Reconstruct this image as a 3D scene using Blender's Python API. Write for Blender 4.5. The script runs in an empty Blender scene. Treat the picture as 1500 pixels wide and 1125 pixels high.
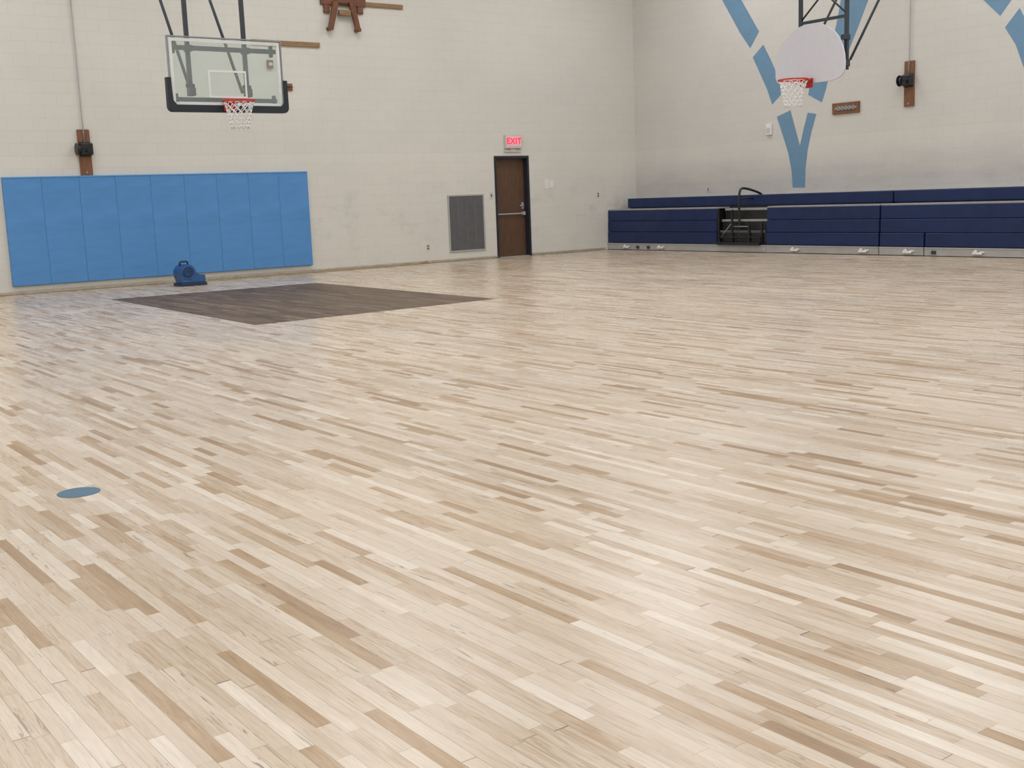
import bpy, bmesh, math, random
from mathutils import Vector, Matrix
random.seed(7)
scene=bpy.context.scene
COL=scene.collection
YA=19.95; XB=18.65; ZC=7.6

# ------------------------------------------------------------ node helpers
def newmat(name):
    m=bpy.data.materials.new(name); m.use_nodes=True
    nt=m.node_tree; nt.nodes.clear()
    out=nt.nodes.new("ShaderNodeOutputMaterial"); b=nt.nodes.new("ShaderNodeBsdfPrincipled")
    nt.links.new(b.outputs[0],out.inputs[0])
    return m,nt,b
def setv(nt,sock,v):
    if v is None: return
    if hasattr(v,"links"): nt.links.new(v,sock)
    else:
        if isinstance(v,(tuple,list)) and len(v)==3 and sock.type=='RGBA': v=(*v,1)
        sock.default_value=v
def M(nt,op,a,b=None,c=None,clamp=False):
    n=nt.nodes.new("ShaderNodeMath"); n.operation=op; n.use_clamp=clamp
    setv(nt,n.inputs[0],a); setv(nt,n.inputs[1],b); setv(nt,n.inputs[2],c)
    return n.outputs[0]
def MIX(nt,fac,a,b,mode='MIX'):
    n=nt.nodes.new("ShaderNodeMix"); n.data_type='RGBA'; n.blend_type=mode
    setv(nt,n.inputs[0],fac); setv(nt,n.inputs[6],a); setv(nt,n.inputs[7],b)
    return n.outputs[2]
def COMB(nt,x,y,z=0.0):
    n=nt.nodes.new("ShaderNodeCombineXYZ"); setv(nt,n.inputs[0],x); setv(nt,n.inputs[1],y); setv(nt,n.inputs[2],z); return n.outputs[0]
def NOISE(nt,vec,scale,detail=3,rough=0.5,dist=0.0):
    n=nt.nodes.new("ShaderNodeTexNoise"); 
    if vec is not None: nt.links.new(vec,n.inputs["Vector"])
    n.inputs["Scale"].default_value=scale; n.inputs["Detail"].default_value=detail
    n.inputs["Roughness"].default_value=rough; n.inputs["Distortion"].default_value=dist
    return n.outputs[0]
def RAMP(nt,fac,stops,interp='LINEAR'):
    n=nt.nodes.new("ShaderNodeValToRGB"); n.color_ramp.interpolation=interp
    e=n.color_ramp.elements
    while len(e)<len(stops): e.new(0.5)
    for i,(p,c) in enumerate(stops):
        e[i].position=p; e[i].color=(*c,1) if len(c)==3 else c
    setv(nt,n.inputs[0],fac); return n.outputs[0]
def OBJC(nt):
    t=nt.nodes.new("ShaderNodeTexCoord"); return t.outputs["Object"]
def SEP(nt,v):
    s=nt.nodes.new("ShaderNodeSeparateXYZ"); nt.links.new(v,s.inputs[0]); return s.outputs
def BUMP(nt,h,strength,dist=0.01):
    n=nt.nodes.new("ShaderNodeBump"); n.inputs["Strength"].default_value=strength; n.inputs["Distance"].default_value=dist
    nt.links.new(h,n.inputs["Height"]); return n.outputs[0]
def srgb(r,g,b):
    f=lambda c:((c/255+0.055)/1.055)**2.4 if c>10 else c/255/12.92
    return (f(r),f(g),f(b))

def pm(name,col,rough=0.5,metal=0.0,amt=0.12,scale=12.0,bump=0.0,stretch=None,spec=None):
    m,nt,b=newmat(name)
    o=OBJC(nt)
    if stretch:
        s=SEP(nt,o); o=COMB(nt,M(nt,'MULTIPLY',s[0],stretch[0]),M(nt,'MULTIPLY',s[1],stretch[1]),M(nt,'MULTIPLY',s[2],stretch[2]))
    n=NOISE(nt,o,scale,4)
    dark=tuple(c*(1-amt) for c in col); lite=tuple(min(1,c*(1+amt)) for c in col)
    c=RAMP(nt,n,[(0.3,dark),(0.7,lite)])
    nt.links.new(c,b.inputs["Base Color"])
    b.inputs["Roughness"].default_value=rough; b.inputs["Metallic"].default_value=metal
    if spec is not None: b.inputs["Specular IOR Level"].default_value=spec
    if bump: nt.links.new(BUMP(nt,n,bump),b.inputs["Normal"])
    return m

def plank_mat(name,stops,seam=0.6,streak=(0.30,0.17,0.08),rough=0.33,streak_amt=0.95,w=0.057,rvar=0.14,L=0.5,spec=0.55,dark=False,drift_amt=0.22):
    m,nt,b=newmat(name)
    s=SEP(nt,OBJC(nt)); x=s[0]; y=s[1]
    u=M(nt,'DIVIDE',x,w); row=M(nt,'FLOOR',u); fx=M(nt,'FRACT',u)
    wn=nt.nodes.new("ShaderNodeTexWhiteNoise"); wn.noise_dimensions='1D'; nt.links.new(row,wn.inputs["W"])
    r1=wn.outputs["Value"]
    y1=M(nt,'ADD',M(nt,'DIVIDE',y,L),M(nt,'MULTIPLY',r1,37.0))
    y2=M(nt,'ADD',y1,M(nt,'MULTIPLY',M(nt,'SINE',M(nt,'ADD',M(nt,'MULTIPLY',y1,2.3),M(nt,'MULTIPLY',r1,50.0))),0.32))
    idx=M(nt,'FLOOR',y2); fy=M(nt,'FRACT',y2)
    w2=nt.nodes.new("ShaderNodeTexWhiteNoise"); w2.noise_dimensions='2D'; nt.links.new(COMB(nt,row,idx),w2.inputs["Vector"])
    rv=w2.outputs["Value"]; rc=w2.outputs["Color"]
    rs=SEP(nt,rc)
    # board tone drifts a little along and across each board
    drift=NOISE(nt,COMB(nt,M(nt,'ADD',M(nt,'MULTIPLY',x,14.0),M(nt,'MULTIPLY',rs[0],70.0)),M(nt,'MULTIPLY',y,1.6),M(nt,'MULTIPLY',rs[1],20.0)),1.0,3,0.5)
    tone=M(nt,'ADD',rv,M(nt,'MULTIPLY',M(nt,'SUBTRACT',drift,0.5),drift_amt))
    base=RAMP(nt,tone,stops)
    # growth-ring streaks, per board
    vec=COMB(nt,M(nt,'ADD',M(nt,'MULTIPLY',x,42.0),M(nt,'MULTIPLY',rs[1],40.0)),M(nt,'MULTIPLY',y,3.0),M(nt,'MULTIPLY',rs[2],30.0))
    n1=NOISE(nt,vec,1.0,6,0.68,1.3)
    k=RAMP(nt,n1,[(0.47,(0,0,0)),(0.60,(1,1,1))])
    gate=M(nt,'MULTIPLY',M(nt,'POWER',rs[0],2.2),streak_amt)
    c=MIX(nt,M(nt,'MULTIPLY',k,gate),base,streak)
    # narrow dark mineral marks on a few boards
    vec3=COMB(nt,M(nt,'ADD',M(nt,'MULTIPLY',x,85.0),M(nt,'MULTIPLY',rs[2],90.0)),M(nt,'MULTIPLY',y,7.0),M(nt,'MULTIPLY',rs[1],30.0))
    n3=NOISE(nt,vec3,1.0,3,0.55,0.8)
    k3=RAMP(nt,n3,[(0.62,(0,0,0)),(0.69,(1,1,1))])
    c=MIX(nt,M(nt,'MULTIPLY',k3,M(nt,'MULTIPLY',M(nt,'POWER',rs[1],1.6),0.85)),c,tuple(q*0.42 for q in streak))
    # fine grain
    vec2=COMB(nt,M(nt,'MULTIPLY',x,190.0),M(nt,'MULTIPLY',y,8.0),rs[2])
    n2=NOISE(nt,vec2,1.0,4,0.65,0.4)
    g=RAMP(nt,n2,[(0.3,(0.86,0.84,0.81)),(0.7,(1.08,1.08,1.08))])
    c=MIX(nt,1.0,c,g,'MULTIPLY')
    big=NOISE(nt,COMB(nt,M(nt,'MULTIPLY',x,0.9),M(nt,'MULTIPLY',y,0.35)),1.0,3,0.5)
    c=MIX(nt,1.0,c,RAMP(nt,big,[(0.35,(0.95,0.95,0.955)),(0.65,(1.04,1.035,1.03))]),'MULTIPLY')
    # seams
    e1=M(nt,'LESS_THAN',M(nt,'MINIMUM',fx,M(nt,'SUBTRACT',1.0,fx)),0.016)
    e2=M(nt,'LESS_THAN',fy,0.004)
    e=M(nt,'MULTIPLY',M(nt,'MAXIMUM',e1,e2),M(nt,'MULTIPLY',M(nt,'ADD',0.3,r1),seam))
    c=MIX(nt,e,c,(0.02,0.015,0.01) if dark else (0.14,0.095,0.06))
    nt.links.new(c,b.inputs["Base Color"])
    ro=M(nt,'ADD',rough,M(nt,'MULTIPLY',M(nt,'SUBTRACT',NOISE(nt,COMB(nt,x,y),0.8,3),0.5),rvar))
    ro=M(nt,'ADD',ro,M(nt,'MULTIPLY',M(nt,'SUBTRACT',rs[1],0.5),0.06))
    nt.links.new(ro,b.inputs["Roughness"])
    nt.links.new(BUMP(nt,n2,0.05,0.002),b.inputs["Normal"])
    b.inputs["Specular IOR Level"].default_value=spec
    return m

def block_mat(name,axis,col,dirt=True,band=False):
    m,nt,b=newmat(name)
    s=SEP(nt,OBJC(nt)); h=s[0] if axis=='x' else s[1]; z=s[2]
    vec=COMB(nt,h,z)
    br=nt.nodes.new("ShaderNodeTexBrick"); nt.links.new(vec,br.inputs["Vector"])
    br.inputs["Scale"].default_value=1.0; br.inputs["Brick Width"].default_value=0.406; br.inputs["Row Height"].default_value=0.2032
    br.inputs["Mortar Size"].default_value=0.006; br.inputs["Mortar Smooth"].default_value=0.6; br.inputs["Bias"].default_value=0.0
    br.inputs["Color1"].default_value=(*[c*0.993 for c in col],1); br.inputs["Color2"].default_value=(*[min(1,c*1.007) for c in col],1)
    br.inputs["Mortar"].default_value=(*[c*0.93 for c in col],1)
    c=br.outputs["Color"]
    n=NOISE(nt,vec,0.7,5,0.55)
    c=MIX(nt,1.0,c,RAMP(nt,n,[(0.3,(0.955,0.96,0.965)),(0.7,(1.025,1.025,1.02))]),'MULTIPLY')
    if dirt:
        n2=NOISE(nt,COMB(nt,M(nt,'MULTIPLY',h,1.0),M(nt,'MULTIPLY',z,1.4)),1.6,6,0.7)
        d=RAMP(nt,n2,[(0.52,(0,0,0)),(0.74,(1,1,1))])
        mask=M(nt,'SUBTRACT',1.0,M(nt,'DIVIDE',M(nt,'ABSOLUTE',M(nt,'SUBTRACT',z,0.95)),1.2),clamp=True)
        c=MIX(nt,M(nt,'MULTIPLY',M(nt,'MULTIPLY',d,mask),0.45),c,(0.36,0.355,0.355))
        up=M(nt,'GREATER_THAN',z,2.235)
        c=MIX(nt,M(nt,'MULTIPLY',up,0.05),c,(0.25,0.25,0.27))
    if band:
        n4=NOISE(nt,COMB(nt,M(nt,'MULTIPLY',h,0.8),M(nt,'MULTIPLY',z,3.0)),1.2,4,0.6)
        bm_=M(nt,'SUBTRACT',1.0,M(nt,'DIVIDE',M(nt,'ABSOLUTE',M(nt,'SUBTRACT',z,1.4)),0.6),clamp=True)
        c=MIX(nt,M(nt,'MULTIPLY',M(nt,'MULTIPLY',bm_,n4),0.8,None,True),c,(0.37,0.355,0.38))
    nt.links.new(c,b.inputs["Base Color"])
    b.inputs["Roughness"].default_value=0.55
    fine=NOISE(nt,vec,60,3)
    hh=M(nt,'SUBTRACT',M(nt,'MULTIPLY',fine,0.3),br.outputs["Fac"])
    nt.links.new(BUMP(nt,hh,0.26,0.005),b.inputs["Normal"])
    return m

# ------------------------------------------------------------ mesh builder
class B:
    def __init__(s): s.bm=bmesh.new()
    def box(s,x0,x1,y0,y1,z0,z1,bev=0.0,seg=2):
        vs=[s.bm.verts.new(p) for p in [(x0,y0,z0),(x1,y0,z0),(x1,y1,z0),(x0,y1,z0),(x0,y0,z1),(x1,y0,z1),(x1,y1,z1),(x0,y1,z1)]]
        fs=[s.bm.faces.new([vs[i] for i in f]) for f in [(0,3,2,1),(4,5,6,7),(0,1,5,4),(1,2,6,5),(2,3,7,6),(3,0,4,7)]]
        if bev:
            es=list({e for f in fs for e in f.edges})
            bmesh.ops.bevel(s.bm,geom=es,offset=bev,segments=seg,profile=0.5,affect='EDGES')
        return s
    def tube(s,pts,r,n=8,closed=False,cap=True):
        pts=[Vector(p) for p in pts]; N=len(pts); rings=[]
        up0=None
        for i,p in enumerate(pts):
            if closed: t=(pts[(i+1)%N]-pts[i-1])
            elif i==0: t=pts[1]-p
            elif i==N-1: t=p-pts[i-1]
            else: t=(pts[i+1]-p).normalized()+(p-pts[i-1]).normalized()
            t.normalize()
            if up0 is None:
                a=Vector((0,0,1)) if abs(t.z)<0.9 else Vector((1,0,0)); up0=(a-t*a.dot(t)).normalized()
            else:
                up0=(up0-t*up0.dot(t)); up0.normalize()
            b=t.cross(up0)
            rr=r[i] if isinstance(r,(list,tuple)) else r
            rings.append([s.bm.verts.new(p+(up0*math.cos(2*math.pi*k/n)+b*math.sin(2*math.pi*k/n))*rr) for k in range(n)])
        M_=N if closed else N-1
        for i in range(M_):
            A=rings[i]; Bq=rings[(i+1)%N]
            for k in range(n):
                f=s.bm.faces.new([A[k],A[(k+1)%n],Bq[(k+1)%n],Bq[k]]); f.smooth=True
        if cap and not closed:
            s.bm.faces.new(rings[0][::-1]); s.bm.faces.new(rings[-1])
        return s
    def ring(s,c,R,r,axis='z',N=40,n=8):
        c=Vector(c); pts=[]
        for i in range(N):
            a=2*math.pi*i/N; q={'z':(math.cos(a),math.sin(a),0),'y':(math.cos(a),0,math.sin(a)),'x':(0,math.cos(a),math.sin(a))}[axis]
            pts.append(c+Vector(q)*R)
        return s.tube(pts,r,n,closed=True)
    def cyl(s,p,q,r,n=24): return s.tube([p,q],r,n)
    def prism(s,pts,off,bev=0.0):
        """pts: planar 3D outline; off: extrusion vector"""
        off=Vector(off)
        a=[s.bm.verts.new(p) for p in pts]; b=[s.bm.verts.new(Vector(p)+off) for p in pts]
        n=len(a); fs=[s.bm.faces.new(a[::-1]),s.bm.faces.new(b)]
        for i in range(n): fs.append(s.bm.faces.new([a[i],a[(i+1)%n],b[(i+1)%n],b[i]]))
        if bev:
            es=list(set(fs[0].edges)|set(fs[1].edges))
            bmesh.ops.bevel(s.bm,geom=es,offset=bev,segments=2,profile=0.5,affect='EDGES')
        return s
    def obj(s,name,mat,parent=None,loc=None,label=None,cat=None,kind=None,group=None):
        bmesh.ops.recalc_face_normals(s.bm,faces=s.bm.faces)
        me=bpy.data.meshes.new(name); 
        if loc is None:
            if parent is not None: loc=parent.location.copy()
            elif kind=='structure': loc=Vector((0,0,0))
            else:
                xs=[v.co for v in s.bm.verts]
                loc=Vector(((min(v.x for v in xs)+max(v.x for v in xs))/2,(min(v.y for v in xs)+max(v.y for v in xs))/2,min(v.z for v in xs)))
        loc=Vector(loc)
        bmesh.ops.translate(s.bm,verts=s.bm.verts,vec=-loc)
        s.bm.to_mesh(me); s.bm.free()
        me.materials.append(mat)
        o=bpy.data.objects.new(name,me); COL.objects.link(o)
        if parent is not None:
            o.parent=parent; o.location=loc-parent.location
        else: o.location=loc
        if label: o["label"]=label
        if cat: o["category"]=cat
        if kind: o["kind"]=kind
        if group: o["group"]=group
        return o
def empty(name,loc,label,cat,group=None,kind=None):
    e=bpy.data.objects.new(name,None); e.location=loc; e.empty_display_size=0.2; COL.objects.link(e)
    e["label"]=label; e["category"]=cat
    if group: e["group"]=group
    if kind: e["kind"]=kind
    return e

# ------------------------------------------------------------ materials
WALLC=(0.68,0.66,0.61)
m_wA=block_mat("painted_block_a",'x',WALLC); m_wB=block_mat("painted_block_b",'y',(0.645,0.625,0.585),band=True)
m_wall_plain=block_mat("painted_block_c",'x',WALLC,False); m_wall_plain2=block_mat("painted_block_d",'y',WALLC,False)
m_ceil=pm("ceiling_paint",(0.7,0.7,0.7),0.8,amt=0.03)
m_floor=plank_mat("maple_strips",[(0.0,(0.72,0.64,0.545)),(0.15,(0.645,0.555,0.452)),(0.5,(0.605,0.508,0.402)),(0.80,(0.56,0.458,0.348)),(0.90,(0.50,0.38,0.262)),(0.96,(0.42,0.295,0.175)),(1.0,(0.32,0.205,0.115))],
   streak=(0.38,0.25,0.135),rough=0.285,w=0.044,seam=0.75,L=0.44,spec=0.6)
m_key=plank_mat("stained_strips",[(0.0,(0.075,0.048,0.031)),(0.35,(0.115,0.078,0.052)),(0.75,(0.15,0.106,0.074)),(1.0,(0.25,0.19,0.14))],seam=0.7,streak=(0.05,0.032,0.02),rough=0.5,w=0.057,spec=0.25,dark=True,L=0.8)
m_disc=pm("blue_floor_paint",srgb(52,98,124),0.4,amt=0.04)
m_pad=pm("light_blue_vinyl",(0.082,0.265,0.585),0.45,amt=0.07,scale=3,bump=0.4,stretch=(0.6,1,2.5))
m_pad_edge=pm("pad_edge_blue",(0.12,0.33,0.64),0.45,amt=0.05)
m_navy=pm("navy_vinyl",(0.0075,0.021,0.085),0.45,amt=0.15,scale=5,bump=0.1,spec=0.4)
m_black=pm("black_paint",(0.012,0.013,0.016),0.4)
m_dkgrey=pm("dark_steel",(0.03,0.04,0.05),0.4,amt=0.1)
m_grey=pm("grey_steel",(0.36,0.37,0.38),0.45,amt=0.08)
m_dgrey2=pm("dull_bar_metal",(0.24,0.235,0.23),0.45,amt=0.08)
m_lgrey=pm("kick_board_grey",(0.38,0.375,0.37),0.5,amt=0.1,scale=4)
m_tread=pm("tread_grey",(0.34,0.33,0.315),0.5,amt=0.1)
m_tread2=pm("tread_dull",(0.08,0.08,0.08),0.5,amt=0.1)
m_white=pm("white_enamel",(0.78,0.78,0.80),0.35,amt=0.02)
m_fan=pm("white_steel_board",(0.64,0.64,0.70),0.4,amt=0.02)
m_frame=pm("board_frame_grey",(0.24,0.29,0.32),0.4,amt=0.05)
m_pad_black=pm("dark_board_padding",(0.010,0.018,0.026),0.5)
m_rim=pm("red_orange_rim",(0.55,0.035,0.025),0.4,amt=0.08)
m_net=pm("white_net_cord",(0.85,0.85,0.85),0.8,amt=0.03)
m_wood=pm("brown_stained_board",(0.19,0.084,0.036),0.5,amt=0.3,scale=6,stretch=(8,8,1))
m_wood2=pm("tan_timber",(0.27,0.16,0.075),0.55,amt=0.25,scale=6,stretch=(1,8,8))
m_wood3=pm("reddish_brown_timber",(0.15,0.055,0.025),0.5,amt=0.3,scale=6)
m_door=pm("brown_door_veneer",(0.105,0.054,0.030),0.45,amt=0.2,scale=5,stretch=(7,7,0.8))
m_doorframe=pm("dark_door_frame",(0.018,0.022,0.035),0.4)
m_vent=pm("vent_grey",(0.20,0.20,0.205),0.5,amt=0.05)
m_ventframe=pm("vent_frame",(0.42,0.41,0.39),0.5,amt=0.04)
m_ventdark=pm("vent_dark",(0.12,0.12,0.122),0.7)
m_blue_paint=pm("blue_grey_wall_paint",srgb(106,143,172),0.55,amt=0.05,scale=4)
m_plastic=pm("cream_plastic",(0.58,0.57,0.54),0.4,amt=0.03)
m_paper=pm("white_paper",(0.74,0.74,0.74),0.7,amt=0.02)
m_blower=pm("blue_blower_plastic",(0.024,0.095,0.27),0.4,amt=0.12)
m_blower2=pm("dark_blower_plastic",(0.010,0.024,0.062),0.45,amt=0.1)
m_cord=pm("tan_cord",(0.45,0.33,0.16),0.5)
m_base=pm("base_strip",(0.42,0.37,0.29),0.6,amt=0.15)
m_line=pm("white_line_paint",(0.82,0.84,0.84),0.5,amt=0.02)
def emis(name,col,st,base=None):
    m,nt,b=newmat(name); b.inputs["Base Color"].default_value=(*(base or col),1); b.inputs["Emission Color"].default_value=(*col,1); b.inputs["Emission Strength"].default_value=st
    n=NOISE(nt,OBJC(nt),8,2); nt.links.new(RAMP(nt,n,[(0.3,tuple(c*0.95 for c in col)),(0.7,col)]),b.inputs["Emission Color"]); return m
m_exit_red=emis("exit_letter_glow",(1.0,0.04,0.10),0.85,(0.7,0.03,0.05))
m_exit_face=emis("exit_face_glow",(1.0,0.45,0.52),0.28,(0.55,0.38,0.40))
# glass
m_glass=bpy.data.materials.new("backboard_glass"); m_glass.use_nodes=True
nt=m_glass.node_tree; nt.nodes.clear()
o_=nt.nodes.new("ShaderNodeOutputMaterial"); mx=nt.nodes.new("ShaderNodeMixShader"); tr=nt.nodes.new("ShaderNodeBsdfTransparent"); pr=nt.nodes.new("ShaderNodeBsdfPrincipled")
tr.inputs[0].default_value=(0.93,0.97,0.96,1)
pr.inputs["Base Color"].default_value=(0.74,0.80,0.80,1); pr.inputs["Roughness"].default_value=0.15
nn=NOISE(nt,OBJC(nt),2,2); nt.links.new(M(nt,'ADD',0.10,M(nt,'MULTIPLY',nn,0.12)),mx.inputs[0])
nt.links.new(tr.outputs[0],mx.inputs[1]); nt.links.new(pr.outputs[0],mx.inputs[2]); nt.links.new(mx.outputs[0],o_.inputs[0])

# ------------------------------------------------------------ room shell
XL=-4.6; YF=-5.5; T=0.3
DX0,DX1,DZ=14.56,15.49,2.155
B().box(XL-T,XB+T,YF-T,YA+T,-0.2,0.0).obj("floor",m_floor,kind="structure")
B().box(XL-T,XB+T,YF-T,YA+T,ZC,ZC+0.2).obj("ceiling",m_ceil,kind="structure")
b=B().box(XL-T,DX0,YA,YA+T,0,ZC).box(DX1,XB+T,YA,YA+T,0,ZC).box(DX0,DX1,YA,YA+T,DZ,ZC)
b.obj("wall_back",m_wA,kind="structure")
B().box(XB,XB+T,YF,YA,0,ZC).obj("wall_right",m_wB,kind="structure")
B().box(XL-T,XL,YF,YA,0,ZC).obj("wall_left",m_wall_plain2,kind="structure")
B().box(XL-T,XB+T,YF-T,YF,0,ZC).obj("wall_front",m_wall_plain,kind="structure")
B().box(XL,DX0,YA-0.018,YA,0.012,0.055,0.004).box(DX1,17.65,YA-0.018,YA,0.012,0.055,0.004).obj("baseboard_back",m_base,kind="structure")

# stained key and disc
B().prism([(5.26,11.80,0),(8.66,11.95,0),(8.80,17.20,0),(5.44,17.31,0)],(0,0,0.0015)).obj("stained_floor_area",m_key,label="dark grey-brown stained rectangle on the pale wooden gym floor",cat="floor marking",loc=(0,0,0))
b=B(); b.prism([(1.475+0.097*math.cos(a*math.pi/24),5.44+0.097*math.sin(a*math.pi/24),0) for a in range(48)],(0,0,0.0018))
b.obj("floor_marker_disc",m_disc,label="small round muted-blue painted disc on the gym floor",cat="floor marking")

# door
dr=B(); dy=YA+0.13
dr.box(DX0+0.05,DX1-0.05,dy,dy+0.045,0.012,DZ-0.05,0.003)
door=dr.obj("door_1",m_door,kind="structure")
b=B().box(DX0,DX0+0.05,YA-0.012,YA+0.2,0,DZ).box(DX1-0.05,DX1,YA-0.012,YA+0.2,0,DZ).box(DX0+0.05,DX1-0.05,YA-0.012,YA+0.2,DZ-0.05,DZ)
b.box(DX0+0.05,DX0+0.066,dy+0.047,dy+0.07,0,DZ-0.05).box(DX1-0.066,DX1-0.05,dy+0.047,dy+0.07,0,DZ-0.05)
b.obj("door_frame",m_doorframe,parent=door)
b=B().box(DX0+0.07,DX1-0.07,dy-0.055,dy-0.03,0.91,0.938,0.007).box(DX0+0.07,DX0+0.12,dy-0.05,dy,0.89,0.955,0.006).box(DX1-0.14,DX1-0.07,dy-0.06,dy,0.885,0.96,0.008)
b.obj("push_bar",m_grey,parent=door,label="pale grey metal push bar")
b=B().cyl((DX1-0.11,dy,1.09),(DX1-0.11,dy-0.05,1.09),0.014,12).tube([(DX1-0.11,dy-0.05,1.09),(DX1-0.22,dy-0.055,1.09)],0.012,10).box(DX1-0.14,DX1-0.08,dy-0.008,dy,1.02,1.16,0.003)
b.obj("handle",m_grey,parent=door,label="metal lever handle")
for z in (0.25,1.07,1.9): B().cyl((DX0+0.052,dy-0.006,z-0.05),(DX0+0.052,dy-0.006,z+0.05),0.008,10).obj("hinge",m_grey,parent=door)
b=B().box(DX0,DX1,YA-0.004,YA+0.25,0,0.012,0.003); b.obj("threshold",m_grey,parent=door)
B().box(DX0-0.1,DX1+0.1,YA+0.205,YA+T+0.02,0.0,DZ).obj("trim_1",m_doorframe,kind="structure")

# vent grille
vx0,vx1,vz0,vz1=13.33,14.25,0.19,1.37
v=empty("vent_grille",(13.79,YA,vz0),"tall grey louvred air return grille set in the block wall","vent")
b=B(); fw=0.03
b.box(vx0,vx1,YA-0.022,YA,vz0,vz0+fw,0.004).box(vx0,vx1,YA-0.022,YA,vz1-fw,vz1,0.004).box(vx0,vx0+fw,YA-0.022,YA,vz0+fw,vz1-fw,0.004).box(vx1-fw,vx1,YA-0.022,YA,vz0+fw,vz1-fw,0.004)
b.obj("frame",m_ventframe,parent=v)
b=B(); n=46
for i in range(n):
    z=vz0+fw+(i+0.5)*(vz1-vz0-2*fw)/n
    b.prism([(vx0+fw,YA-0.004,z-0.003),(vx0+fw,YA-0.020,z-0.011),(vx0+fw,YA-0.020,z-0.006),(vx0+fw,YA-0.004,z+0.004)],(vx1-vx0-2*fw,0,0))
for k in (1,2,3):
    xx=vx0+fw+k*(vx1-vx0-2*fw)/4; b.box(xx-0.004,xx+0.004,YA-0.021,YA-0.004,vz0+fw,vz1-fw)
b.obj("louvre",m_vent,parent=v)
B().box(vx0+fw,vx1-fw,YA-0.004,YA,vz0+fw,vz1-fw).obj("back_plate",m_ventdark,parent=v)

# exit sign
ex=empty("exit_sign",(15.06,YA,2.27),"white box exit sign with glowing red letters above the brown door","exit sign")
B().box(14.84,15.28,YA-0.07,YA,2.31,2.595,0.008).obj("housing",m_plastic,parent=ex)
B().box(14.87,15.25,YA-0.074,YA-0.0705,2.35,2.56).obj("sign_face",m_exit_face,parent=ex)
B().box(14.83,15.29,YA-0.035,YA,2.235,2.27,0.004).box(14.98,15.14,YA-0.03,YA,2.27,2.31).obj("mounting_plate",m_plastic,parent=ex)
tc=bpy.data.curves.new("exit_text",'FONT'); tc.body="EXIT"; tc.size=0.18; tc.align_x='CENTER'; tc.align_y='CENTER'; tc.extrude=0.003; tc.offset=0.005; tc.space_character=1.08
to=bpy.data.objects.new("exit_text_tmp",tc); COL.objects.link(to)
dg=bpy.context.evaluated_depsgraph_get(); me=bpy.data.meshes.new_from_object(to.evaluated_get(dg))
bpy.data.objects.remove(to)
me.materials.clear(); me.materials.append(m_exit_red)
lt=bpy.data.objects.new("lettering",me); COL.objects.link(lt); lt.parent=ex
lt.rotation_euler=(math.pi/2,0,0); lt.location=Vector((15.06,YA-0.078,2.455))-ex.location

# small wall fittings on back wall
def plate(name,x0,x1,z0,z1,label,cat):
    e=empty(name,((x0+x1)/2,YA,z0),label,cat)
    B().box(x0,x1,YA-0.01,YA,z0,z1,0.003).obj("plate",m_plastic,parent=e)
    xc=(x0+x1)/2; zc=(z0+z1)/2
    if name=="light_switch": B().box(xc-0.012,xc+0.012,YA-0.02,YA-0.01,zc-0.025,zc+0.025,0.002).obj("toggle",m_dkgrey,parent=e)
    else:
        B().box(xc-0.018,xc+0.018,YA-0.013,YA-0.01,zc+0.01,zc+0.038,0.002).obj("socket",m_dkgrey,parent=e)
        B().box(xc-0.018,xc+0.018,YA-0.013,YA-0.01,zc-0.038,zc-0.01,0.002).obj("socket",m_dkgrey,parent=e)
plate("light_switch",14.41,14.50,1.26,1.40,"metal light switch plate beside the door frame","switch")
plate("wall_outlet",12.76,12.84,0.27,0.39,"small electrical outlet low on the block wall","outlet")
plate("wall_outlet",17.42,17.50,1.21,1.31,"small electrical outlet on the wall near the room corner","outlet")
for (x0,x1,z0,z1) in [(15.92,16.03,1.44,1.64),(16.06,16.17,1.46,1.62)]:
    B().prism([(x0,YA+0.001,z0),(x0,YA-0.003,z0),((x0*2+x1)/3,YA-0.006,z0),((x0+2*x1)/3,YA-0.006,z0),(x1,YA-0.002,z0),(x1,YA+0.001,z0)],(0,0,z1-z0)).obj("paper_notice",m_paper,label="small white paper notice taped to the block wall",cat="notice",group="paper notices by the door")

# ------------------------------------------------------------ wall pads
px0,px1,pz0,pz1=4.695,10.14,0.14,1.90
n=9; w=(px1-px0)/n
for i in range(n):
    x0=px0+i*w; x1=x0+w-0.001
    e=empty("wall_pad",((x0+x1)/2,YA,pz0),"tall light-blue vinyl safety pad panel fixed to the block wall","wall pad",group="light-blue wall pads under the hoop")
    B().box(x0,x1,YA-0.014,YA,pz0,pz1+0.012).obj("backing",m_pad_edge,parent=e)
    B().box(x0,x1,YA-0.062,YA-0.014,pz0+0.008,pz1-0.012,0.007,3).obj("cushion",m_pad,parent=e)
    B().box(x0,x1,YA-0.068,YA-0.014,pz1-0.012,pz1+0.012,0.004).obj("top_strip",m_pad_edge,parent=e,label="paler blue top strip")

# ------------------------------------------------------------ air blower
bx,by=7.34,19.02
bl=empty("air_blower",(bx,by,0),"dark blue floor drying blower in front of the wall pads","blower")
def ring_pts(cx,cz,r0,r1,a0,a1,n,y):
    out=[]
    for i in range(n+1):
        t=i/n; a=math.radians(a0+(a1-a0)*t); r=r0+(r1-r0)*t
        out.append((cx+r*math.cos(a),y,cz+r*math.sin(a)))
    return out
y0=by-0.15
cx,cz=bx-0.075,0.225
prof=ring_pts(cx,cz,0.135,0.15,0,210,24,y0)+[(bx-0.205,y0,0.12),(bx-0.19,y0,0.05),(bx+0.225,y0,0.05),(bx+0.225,y0,0.175),(bx+0.13,y0,0.185),(bx+0.075,y0,0.20)]
B().prism(prof,(0,0.30,0),0.012).obj("housing",m_blower,parent=bl)
b=B()
for r in (0.03,0.055,0.08): b.ring((cx,y0-0.004,cz),r,0.004,'y',28,6)
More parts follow.
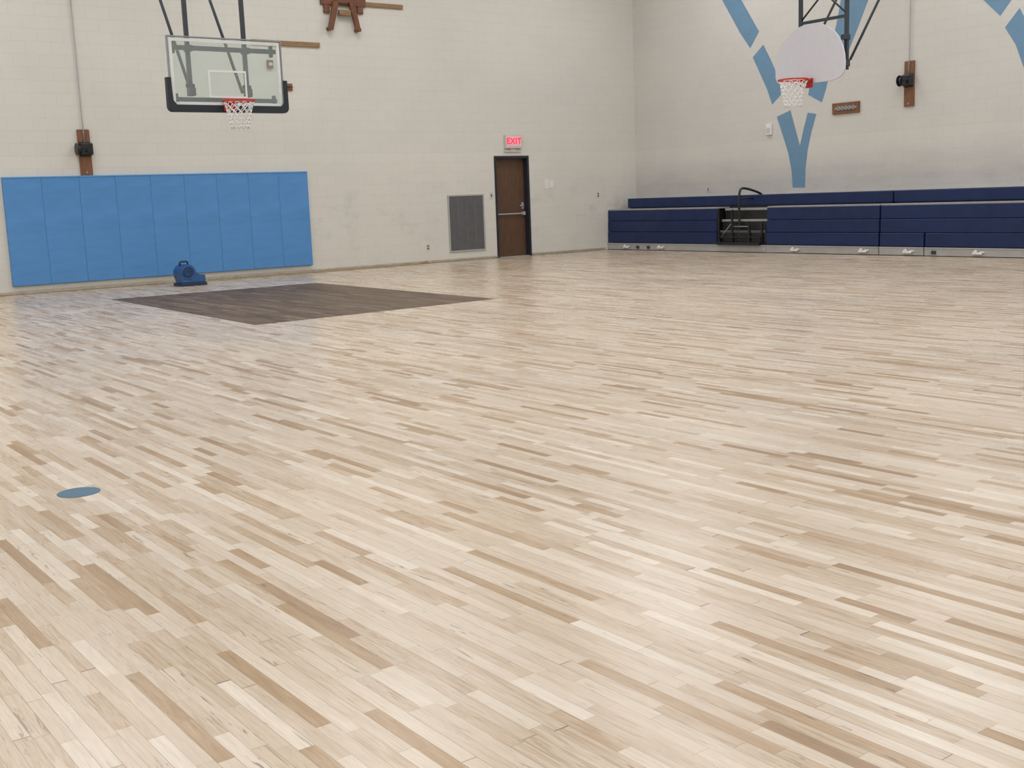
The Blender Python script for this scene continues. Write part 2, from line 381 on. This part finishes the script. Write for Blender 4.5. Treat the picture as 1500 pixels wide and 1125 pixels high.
for a in range(8):
    q=a*math.pi/4; b.tube([(cx,y0-0.004,cz),(cx+0.10*math.cos(q),y0-0.004,cz+0.10*math.sin(q))],0.004,6)
b.ring((cx,y0-0.003,cz),0.105,0.010,'y',32,8)
b.obj("intake_grille",m_blower,parent=bl)
b=B().cyl((cx,y0-0.001,cz),(cx,y0+0.003,cz),0.10,32); b.obj("intake_opening",m_blower2,parent=bl)
b=B().tube([(cx-0.08,by,0.34),(cx-0.075,by,0.40),(cx-0.045,by,0.412),(cx+0.035,by,0.412),(cx+0.06,by,0.40),(cx+0.065,by,0.33)],0.016,10); b.obj("handle",m_blower2,parent=bl)
b=B().box(bx-0.225,bx+0.24,by-0.18,by+0.18,0.0,0.05,0.01); b.obj("base",m_blower2,parent=bl)
b=B().box(bx+0.226,bx+0.229,by-0.13,by+0.13,0.065,0.165)
for z in (0.08,0.10,0.12,0.14): b.box(bx+0.229,bx+0.235,by-0.13,by+0.13,z,z+0.006)
b.obj("outlet_grille",m_blower2,parent=bl)
pts=[(bx+0.05,by+0.16,0.06),(bx+0.12,by+0.35,0.01),(bx+0.3,by+0.6,0.008),(9.0,19.72,0.008),(10.2,19.78,0.008),(11.5,19.7,0.008),(12.4,19.82,0.008),(12.75,19.90,0.06)]
B().tube(pts,0.008,6).obj("power_cord",m_cord,parent=bl)

# ------------------------------------------------------------ nets
def net(center,R,z0,L,parent):
    b=B(); n=12; rows=7; P={}
    for j in range(rows+1):
        t=j/rows; r=R*(1-0.42*t**0.7); z=z0-L*t
        for i in range(n):
            a=2*math.pi*(i+0.5*(j%2))/n
            P[i,j]=Vector((center[0]+r*math.cos(a),center[1]+r*math.sin(a),z+random.uniform(-0.006,0.006)))
    for j in range(rows):
        for i in range(n):
            k=(i+1)%n if j%2 else (i-1)%n
            b.tube([P[i,j],P[i,j+1]],0.006,5); b.tube([P[i,j],P[k,j+1]],0.006,5)
    b.obj("net",m_net,parent=parent,label="white cord net")

# ------------------------------------------------------------ glass hoop
yb=16.5; hx=7.2
hp=empty("basketball_hoop",(hx,yb,2.70),"ceiling-hung basketball hoop with rectangular glass backboard and dark padding","basketball hoop")
gx0,gx1,gz0,gz1=6.31,8.10,2.745,3.765
B().box(gx0+0.03,gx1-0.03,yb-0.006,yb+0.006,gz0+0.03,gz1-0.03).obj("glass_panel",m_glass,parent=hp,label="clear glass panel")
b=B().box(gx0,gx1,yb-0.02,yb+0.03,gz1-0.02,gz1,0.004).box(gx0,gx1,yb-0.02,yb+0.03,gz0,gz0+0.04,0.004).box(gx0,gx0+0.02,yb-0.02,yb+0.03,gz0+0.04,gz1-0.02,0.004).box(gx1-0.02,gx1,yb-0.02,yb+0.03,gz0+0.04,gz1-0.02,0.004)
b.obj("frame",m_frame,parent=hp,label="grey metal frame")
b=B(); q=yb-0.009; t=0.045; u=0.028
for (a0,a1,c0,c1) in [(gx0+.03,gx1-.03,gz1-.03-t,gz1-.03),(gx0+.03,gx1-.03,gz0+.04,gz0+.04+t),(gx0+.03,gx0+.03+t,gz0+.04+t,gz1-.03-t),(gx1-.03-t,gx1-.03,gz0+.04+t,gz1-.03-t),
    (6.90,7.50,3.27,3.27+u),(6.90,7.50,2.90,2.90+u),(6.90,6.90+u,2.90+u,3.27),(7.50-u,7.50,2.90+u,3.27)]:
    b.box(a0,a1,q,q+0.0025,c0,c1)
b.obj("target_line",m_line,parent=hp,label="white painted border and target square")
def arcp(cx,cz,r,a0,a1,n=6): return [(cx+r*math.cos(math.radians(a0+(a1-a0)*i/n)),yb-0.05,cz+r*math.sin(math.radians(a0+(a1-a0)*i/n))) for i in range(n+1)]
X0,X1,Z0,Z1=gx0-0.05,gx1+0.05,gz0-0.055,gz0+0.43
U_=[(X0,yb-0.05,Z1)]+arcp(X0+0.07,Z0+0.07,0.07,180,270)+arcp(X1-0.07,Z0+0.07,0.07,270,360)+[(X1,yb-0.05,Z1),(gx1-0.014,yb-0.05,Z1),(gx1-0.014,yb-0.05,gz0+0.10),(gx1-0.07,yb-0.05,gz0+0.038),(gx0+0.07,yb-0.05,gz0+0.038),(gx0+0.014,yb-0.05,gz0+0.10),(gx0+0.014,yb-0.05,Z1)]
B().prism(U_,(0,0.105,0),0.008).obj("edge_padding",m_pad_black,parent=hp,label="dark edge padding")
rc=(7.175,yb-0.40,2.83)
def rimpart(parent,c,dirv,plate_d):
    """dirv: unit vector from rim centre to board"""
    d=Vector(dirv); s_=Vector((-d.y,d.x,0)); c=Vector(c)
    b=B().ring(c,0.2286,0.0125,'z',48,8)
    e=c+d*plate_d
    for k in (-0.10,0.10):
        b.tube([c+d*0.20+s_*k,e+s_*k*0.8+Vector((0,0,-0.01))],0.012,8)
        b.tube([c+d*0.12+s_*k*1.7+Vector((0,0,0.0)),e+s_*k*0.8+Vector((0,0,-0.10))],0.008,8)
    A=c+d*0.225
    b.prism([A-s_*0.09,A+s_*0.09,e+s_*0.09,e-s_*0.09],(0,0,0.012))
    p=e
    b.prism([p-s_*0.09+Vector((0,0,-0.12)),p+s_*0.09+Vector((0,0,-0.12)),p+s_*0.09+Vector((0,0,0.03)),p-s_*0.09+Vector((0,0,0.03))],d*-0.015)
    for i in range(12):
        a=2*math.pi*i/12; q=c+Vector((math.cos(a),math.sin(a),0))*0.2286
        b.tube([q+Vector((0,0,-0.008)),q+Vector((0,0,-0.03))],0.004,5)
    b.obj("rim",m_rim,parent=parent,label="red-orange steel rim")
rimpart(hp,rc,(0,1,0),0.345)
net(rc,0.222,rc[2]-0.02,0.38,hp)
ZM=ZC-0.004
for X in (6.67,7.56):
    b=B(); b.box(X-0.03,X+0.03,yb+0.10,yb+0.156,2.93,ZM,0.004)
    b.box(X-0.045,X+0.045,yb+0.03,yb+0.17,2.93,3.05,0.006)
    b.box(X-0.045,X+0.045,yb+0.03,yb+0.17,3.56,3.65,0.006)
    b.obj("mast",m_dkgrey,parent=hp,label="dark steel hanging mast")
    B().cyl((X-0.06,yb+0.13,3.08),(X+0.06,yb+0.13,3.08),0.03,14).obj("clamp",m_black,parent=hp)
for X in (6.69,7.50):
    B().tube([(X,yb+0.17,3.0),(X,yb+0.17+(ZC-3.04)*0.64,ZC-0.04)],0.024,8).obj("brace",m_dkgrey,parent=hp,label="dark diagonal brace pipe")
for (xa,xc,za,zb) in ((6.39,8.03,3.575,3.64),(6.39,8.00,2.845,2.905)):
    b=B().box(xa,xc,yb+0.032,yb+0.09,za,zb,0.004)
    for X in (6.42,7.96): b.box(X-0.02,X+0.02,yb+0.03,yb+0.095,za-0.05,zb+0.05,0.003)
    b.obj("cross_bar",m_dkgrey,parent=hp,label="dark steel cross bar")

# ------------------------------------------------------------ fan-shaped hoop
xb=15.15; hy=12.14
hq=empty("basketball_hoop",(xb,hy,2.90),"ceiling-hung basketball hoop with white fan-shaped steel backboard","basketball hoop")
half=[(0.0,2.90),(0.42,2.90),(0.56,2.925),(0.65,2.975),(0.685,3.05),(0.685,3.16),(0.675,3.28),(0.64,3.41),(0.575,3.54),(0.48,3.65),(0.36,3.735),(0.24,3.785),(0.12,3.808),(0.0,3.815)]
outl=[(xb,hy+a,z) for a,z in half]+[(xb,hy-a,z) for a,z in half[-2:0:-1]]
B().prism(outl,(0.03,0,0),0.006).obj("backboard",m_fan,parent=hq,label="white fan-shaped steel backboard")
rimpart(hq,(xb-0.385,hy,2.945),(1,0,0),0.37)
net((xb-0.385,hy,0),0.222,2.925,0.40,hq)
for Y in (12.41,11.52):
    b=B(); b.box(xb+0.10,xb+0.155,Y-0.027,Y+0.027,3.05,ZM,0.004)
    b.box(xb+0.03,xb+0.17,Y-0.04,Y+0.04,3.1,3.2,0.005); b.box(xb+0.03,xb+0.17,Y-0.04,Y+0.04,3.5,3.58,0.005)
    b.obj("mast",m_dkgrey,parent=hq,label="dark steel hanging mast")
for Y in (12.38,11.48): B().tube([(xb+0.17,Y,3.2),(xb+0.17+(ZC-3.24)*0.75,Y,ZC-0.04)],0.02,8).obj("brace",m_dkgrey,parent=hq,label="dark diagonal brace pipe")
for z in (3.12,3.84,4.72,5.70,6.70): B().box(xb+0.105,xb+0.15,11.52,12.41,z,z+0.045,0.004).obj("cross_bar",m_dkgrey,parent=hq,label="dark steel cross bar")
for z in (3.90,4.9,5.9): 
    B().tube([(xb+0.13,12.40,z),(xb+0.13,11.53,z+0.75)],0.015,8).obj("tie_bar",m_dkgrey,parent=hq)
    B().tube([(xb+0.14,11.53,z),(xb+0.14,12.40,z+0.75)],0.015,8).obj("tie_bar",m_dkgrey,parent=hq)

# ------------------------------------------------------------ winches
def winch(wall,c,z0,z1,wz,wid,label,top):
    def P(u,d,z): return (c+u,YA-d,z) if wall=='A' else (XB-d,c-u,z)
    def bx(b,u0,u1,d0,d1,za,zb,bev=0):
        if wall=='A': b.box(c+u0,c+u1,YA-d1,YA-d0,za,zb,bev)
        else: b.box(XB-d1,XB-d0,c-u1,c-u0,za,zb,bev)
    e=empty("hoop_winch",P(0,0,z0),label,"winch",group="wall-mounted hoop winches")
    b=B(); bx(b,-wid/2,wid/2,0,0.038,z0,z1,0.004); b.obj("mounting_board",m_wood,parent=e,label="brown stained wooden board")
    b=B(); bx(b,-0.09,0.11,0.038,0.15,wz-0.10,wz+0.10,0.02); bx(b,-0.10,0.10,0.038,0.05,wz-0.12,wz+0.12,0.004); b.obj("gearbox",m_black,parent=e)
    b=B().cyl(P(-0.085,0.10,wz),P(-0.15,0.10,wz),0.075,20).cyl(P(-0.15,0.10,wz),P(-0.16,0.10,wz),0.10,20); b.obj("cable_drum",m_black,parent=e)
    b=B().cyl(P(0.02,0.15,wz-0.02),P(0.02,0.20,wz-0.02),0.02,12).ring(P(0.02,0.205,wz-0.02),0.03,0.008,'y' if wall=='A' else 'x',16,6); b.obj("crank_eye",m_black,parent=e)
    for z in (z0+0.05,z1-0.05): B().cyl(P(0,0.038,z),P(0,0.046,z),0.014,8).obj("bolt",m_grey,parent=e)
    b=B().tube([P(-0.0,0.06,wz+0.09),P(0.0,0.03,z1+0.12),P(0.0,0.03,top)],0.010,8); b.obj("cable",m_grey,parent=e,label="thin grey lifting cable")
winch('A',6.06,1.915,2.67,2.345,0.20,"brown board with black hoop winch above the blue pads",ZC)
winch('B',12.67,2.64,3.44,3.10,0.20,"brown board with black hoop winch beside the fan-shaped hoop",ZC)

# timber pieces on back wall
B().box(9.2,10.59,YA-0.04,YA,4.20,4.285,0.004).obj("timber_rail",m_wood2,label="tan horizontal timber rail fixed high behind the glass backboard",cat="rail")
tb=empty("timber_bracket",(11.1,YA,4.5),"reddish-brown timber wall bracket with two arms and a tan rail","bracket")
B().box(11.45,12.47,YA-0.04,YA,5.01,5.09,0.004).obj("rail",m_wood2,parent=tb,label="tan timber rail")
b=B().box(10.66,11.62,YA-0.06,YA,4.99,5.14,0.006).box(10.72,10.84,YA-0.05,YA,4.84,5.0,0.005).box(11.44,11.56,YA-0.05,YA,4.86,5.0,0.005).box(10.95,11.3,YA-0.09,YA-0.06,5.02,5.3,0.006)
b.obj("backing_board",m_wood3,parent=tb)
for (xa,xc) in ((10.95,10.80),(11.28,11.40)):
    b=B(); b.prism([(xa-0.06,YA-0.07,5.05),(xa+0.06,YA-0.07,5.05),(xc+0.05,YA-0.07,4.52),(xc-0.05,YA-0.07,4.52)],(0,-0.06,0),0.008)
    b.cyl((xc,YA-0.0,4.55),(xc,YA-0.15,4.55),0.04,14)
    b.obj("arm",m_wood3,parent=tb)
B().box(11.0,11.25,YA-0.13,YA-0.06,4.80,4.90,0.006).obj("cross_piece",m_wood2,parent=tb)
cb=empty("cleat_block",(9.9,YA,3.39),"small brown wooden cleat block beside the glass backboard","block")
B().box(9.83,9.97,YA-0.03,YA+0.002,3.39,3.52,0.004).obj("block",m_wood,parent=cb)
B().tube([(9.86,YA-0.03,3.45),(9.86,YA-0.06,3.46),(9.95,YA-0.07,3.45)],0.01,6).obj("hook",m_black,parent=cb)
wb=empty("wall_box",(9.54,YA,3.78),"small brown box with a pale label mounted on the block wall","box")
B().box(9.49,9.60,YA-0.06,YA,3.78,3.93,0.008).obj("case",m_wood,parent=wb)
B().box(9.51,9.58,YA-0.063,YA-0.06,3.83,3.88).obj("cover",m_plastic,parent=wb)

# ------------------------------------------------------------ right wall fittings
pl=empty("wooden_plaque",(XB,14.05,2.60),"brown horizontal wooden board holding a pale metal rope cleat","board")
B().box(XB-0.035,XB,13.74,14.36,2.62,2.83,0.006).obj("board",m_wood,parent=pl)
b=B()
for k in range(5):
    y=13.86+k*0.085; b.ring((XB-0.05,y,2.725),0.033,0.008,'x',18,6)
b.tube([(XB-0.045,13.82,2.725),(XB-0.045,14.27,2.725)],0.008,6).box(XB-0.04,XB-0.035,13.80,14.29,2.705,2.745,0.002)
b.obj("cleat",m_grey,parent=pl,label="pale metal cleat")
wd=empty("wall_speaker",(XB,15.93,2.33),"small white plastic unit mounted on the block wall","wall unit")
B().box(XB-0.05,XB,15.86,16.0,2.34,2.56,0.01).obj("case",m_white,parent=wd)
b=B()
for k in range(5): b.box(XB-0.053,XB-0.05,15.88,15.98,2.38+k*0.022,2.388+k*0.022)
b.obj("slot",m_grey,parent=wd)
ob=empty("wall_outlet",(XB,17.65,1.24),"small electrical outlet on the wall above the bleachers","outlet")
B().box(XB-0.012,XB,17.61,17.69,1.24,1.34,0.003).obj("plate",m_plastic,parent=ob)
B().box(XB-0.016,XB-0.012,17.635,17.665,1.295,1.32,0.002).obj("socket",m_dkgrey,parent=ob)
B().box(XB-0.016,XB-0.012,17.635,17.665,1.26,1.285,0.002).obj("socket",m_dkgrey,parent=ob)

# painted emblem segments
def emblem(polys,label):
    b=B()
    for P in polys: b.prism([(XB,y,z) for y,z in P],(-0.003,0,0))
    b.obj("painted_wall_emblem",m_blue_paint,label=label,cat="wall painting",group="blue painted wall stripes")
emblem([[(17.62,5.85),(17.05,5.85),(16.68,5.11),(16.21,4.42),(16.45,4.12),(16.72,4.46),(17.21,5.19)],
 [(16.38,3.93),(16.10,4.15),(15.90,3.82),(15.75,3.54),(15.67,3.30),(15.64,3.12),(15.87,2.94),(16.0,3.25),(16.15,3.52)],
 [(15.75,2.69),(15.40,2.79),(15.27,2.40),(15.16,2.08),(15.07,2.40),(14.97,2.71),(14.76,2.67),(14.88,2.32),(14.97,1.98),(15.02,1.6),(15.03,1.25),(15.34,1.26),(15.37,1.6),(15.45,1.94),(15.60,2.32)],
 [(14.86,3.36),(14.49,3.28),(14.54,3.1),(14.63,2.88),(14.96,3.05),(14.93,3.2)],
 [(14.20,4.73),(14.30,4.30),(14.42,3.92),(14.60,3.62),(14.25,3.42),(14.02,3.77),(13.80,4.2),(13.59,4.64),(13.2,5.5),(13.0,5.9),(13.7,6.1),(13.95,5.4)]],
 "large blue-grey broken V-shaped stripe design painted on the wall")
emblem([[(10.87,3.78),(10.62,4.06),(10.38,3.62),(10.15,3.05),(10.02,2.7),(10.35,2.55),(10.51,3.08),(10.67,3.48)],
 [(11.90,5.25),(11.35,5.45),(10.77,4.21),(10.96,3.98),(11.28,4.29)],[(10.25,2.40),(9.95,2.50),(9.70,1.9),(9.62,1.25),(9.92,1.25),(10.05,1.9)]],
 "blue-grey broken diagonal stripe design painted on the wall")

# ------------------------------------------------------------ bleachers
XFb=17.72
def seats(parent,ya,yb_,rows=(0,1,2),z0=0.16,z1=0.89):
    hgt=(z1-z0)/3
    for r_ in rows:
        za=z0+r_*hgt
        B().box(XFb+0.010*(r_),XFb+0.10+0.010*r_,ya+0.005,yb_-0.005,za+0.004,za+hgt-0.002,0.012,3).obj("seat_panel",m_navy,parent=parent,label="navy blue padded front panel")
def kick(parent,ya,yb_,z1=0.16):
    B().box(XFb-0.01,XFb+0.02,ya,yb_,0.012,z1-0.01,0.004).box(XFb-0.018,XFb+0.02,ya,yb_,z1-0.028,z1-0.006,0.003).obj("kick_board",m_lgrey,parent=parent,label="pale grey kick board")
def carcass(parent,ya,yb_):
    B().box(XFb+0.13,XB-0.002,ya+0.02,yb_-0.02,0.0,0.84).obj("carcass",m_black,parent=parent)
    B().box(XFb+0.04,XFb+0.42,ya+0.005,yb_-0.005,0.886,0.915,0.004).obj("deck",m_tread,parent=parent,label="pale grey deck board")
def upper(parent,ya,yb_):
    B().box(18.12,18.40,ya,yb_,0.93,1.145,0.02,3).obj("seat_bench",m_navy,parent=parent,label="navy blue upper bench row")
    B().box(18.17,18.64,ya+0.05,yb_-0.05,0.84,0.93).obj("riser",m_dkgrey,parent=parent)
    B().box(18.40,18.64,ya,yb_,1.06,1.10,0.004).obj("rear_deck",m_tread,parent=parent)
SM=12.62
ba=empty("bleachers",(18.2,16.3,0),"folded navy blue bleachers with grey aisle steps and black handrail","bleachers",group="folded bleachers along the wall")
bb=empty("bleachers",(18.2,8.9,0),"folded navy blue bleachers with padded fronts and pale kick board","bleachers",group="folded bleachers along the wall")
A0,A1=15.24,16.56
for ya,yb_ in ((A1,19.94),(SM+0.01,A0)):
    seats(ba,ya,yb_); carcass(ba,ya,yb_)
kick(ba,A0,19.94); kick(ba,SM+0.01,A0-0.01)
upper(ba,SM+0.01,19.68)
# aisle
B().box(XFb+0.50,XB-0.002,A0+0.01,A1-0.01,0.0,0.84).obj("carcass",m_black,parent=ba)
B().box(XFb+0.04,XFb+0.06,A0+0.01,A1-0.01,0.16,0.40).obj("step_riser",m_black,parent=ba)
for (xo,z,mt_) in ((0.03,0.44,m_tread2),(0.12,0.66,m_tread),(0.22,0.885,m_tread)):
    B().box(XFb+xo,XFb+0.50,A0+0.04,A1-0.04,z-0.045,z,0.004).obj("step",mt_,parent=ba,label="grey aisle step")
for (xo,z) in ((0.10,0.44),(0.19,0.66)):
    B().box(XFb+xo+0.02,XFb+xo+0.04,A0+0.06,A1-0.06,z,z+0.18).obj("step_riser",m_black,parent=ba)
b=B().box(XFb-0.07,XFb-0.018,A0+0.12,A1-0.06,0.150,0.205,0.005)
b.box(XFb-0.03,XFb+0.0,A0+0.12,A1-0.06,0.30,0.325,0.003)
for y in (A0+0.14,A1-0.09): b.box(XFb-0.03,XFb+0.0,y-0.015,y+0.015,0.17,0.33,0.003)
b.obj("foot_rail",m_black,parent=ba,label="black steel foot rail")
for y in (A1-0.05,A1-0.42,A0+0.45,A0+0.12):
    B().box(XFb+0.0,XFb+0.035,y-0.02,y+0.02,0.16,0.86 if y>15.9 else 0.62,0.003).obj("upright",m_black,parent=ba)
for (ya,za,yc,zc) in ((A1-0.05,0.25,A1-0.42,0.62),(A1-0.42,0.52,A0+0.45,0.52)):
    B().tube([(XFb+0.03,ya,za),(XFb+0.03,yc,zc)],0.012,6).obj("strut",m_dgrey2,parent=ba,label="dull grey metal strut")
def smooth(pts,it=2):
    pts=[Vector(p) for p in pts]
    for _ in range(it):
        q=[pts[0]]
        for i in range(len(pts)-1):
            q.append(pts[i]*0.75+pts[i+1]*0.25); q.append(pts[i]*0.25+pts[i+1]*0.75)
        q.append(pts[-1]); pts=q
    return pts
b=B()
b.tube(smooth([(XFb+0.05,15.98,0.17),(XFb+0.05,15.98,0.9),(XFb+0.05,15.98,1.27),(XFb+0.22,15.96,1.29),(XFb+0.62,15.9,1.17),(XFb+0.66,15.9,1.10),(XFb+0.66,15.9,0.9)]),0.024,10)
b.tube(smooth([(XFb+0.05,15.98,1.05),(XFb+0.3,15.95,1.10),(XFb+0.66,15.9,1.0)]),0.018,8)
b.obj("handrail",m_black,parent=ba,label="black tubular handrail")
seats(bb,8.1,SM-0.01,(1,2)); seats(bb,4.5,8.08); 
seats(bb,11.71,SM-0.01,(0,)); seats(bb,8.1,11.69,(0,))
for ya,yb_ in ((11.71,SM-0.01),(8.1,11.69),(4.5,8.08)): kick(bb,ya,yb_)
carcass(bb,4.5,SM-0.01); upper(bb,4.5,SM-0.01)
# hardware on kick boards
def hw(parent,y,kind):
    if kind=='w':
        b=B().box(XFb-0.045,XFb-0.018,y-0.09,y+0.09,0.045,0.085,0.01).cyl((XFb-0.05,y+0.03,0.095),(XFb-0.018,y+0.03,0.095),0.03,14)
        b.box(XFb-0.04,XFb-0.018,y-0.13,y-0.05,0.075,0.10,0.006); b.obj("latch",m_white,parent=parent,label="white wheel latch")
    else:
        B().box(XFb-0.03,XFb-0.018,y-0.045,y+0.045,0.04,0.10,0.004).obj("latch",m_dkgrey,parent=parent,label="dark latch plate")
for y in (19.3,18.2,14.52,12.95): hw(ba,y,'w')
for y in (18.92,18.58): hw(ba,y,'d')
for y in (12.02,10.68): hw(bb,y,'w')
for y in (11.5,): hw(bb,y,'d')

# ------------------------------------------------------------ lights
def area(x,y,z,sx,sy,p,col=(0.965,0.98,1.0)):
    l=bpy.data.lights.new("ceiling_lamp",'AREA'); l.shape='RECTANGLE'; l.size=sx; l.size_y=sy; l.energy=p; l.color=col
    o=bpy.data.objects.new("ceiling_lamp",l); o.location=(x,y,z); COL.objects.link(o)
    o["label"]="rectangular overhead gym lamp below the ceiling"; o["category"]="lamp"
    return o
for ix in range(4):
    for iy in range(4):
        area(-2.0+ix*5.9,-2.6+iy*6.3,ZC-0.15,3.0,2.0,132)
w=bpy.data.worlds.new("world"); scene.world=w; w.use_nodes=True
w.node_tree.nodes["Background"].inputs[0].default_value=(0.8,0.85,0.9,1); w.node_tree.nodes["Background"].inputs[1].default_value=0.3

# ------------------------------------------------------------ camera
f=1675.0; yaw=math.radians(36.6); p=math.radians(9.32); r=math.radians(2.18); h=1.3
H=Vector((math.sin(yaw),math.cos(yaw),0)); Z=Vector((0,0,1)); R0=Vector((math.cos(yaw),-math.sin(yaw),0))
F=H*math.cos(p)-Z*math.sin(p); U0=H*math.sin(p)+Z*math.cos(p)
R=R0*math.cos(r)-U0*math.sin(r); U=U0*math.cos(r)+R0*math.sin(r)
cam=bpy.data.cameras.new("camera"); cam.sensor_width=36; cam.lens=36*f/1500; cam.clip_start=0.05
co=bpy.data.objects.new("camera",cam); COL.objects.link(co)
mt=Matrix(((R.x,U.x,-F.x,0),(R.y,U.y,-F.y,0),(R.z,U.z,-F.z,h),(0,0,0,1)))
co.matrix_world=mt
scene.camera=co
scene.view_settings.view_transform='Standard'
scene.view_settings.look='None'
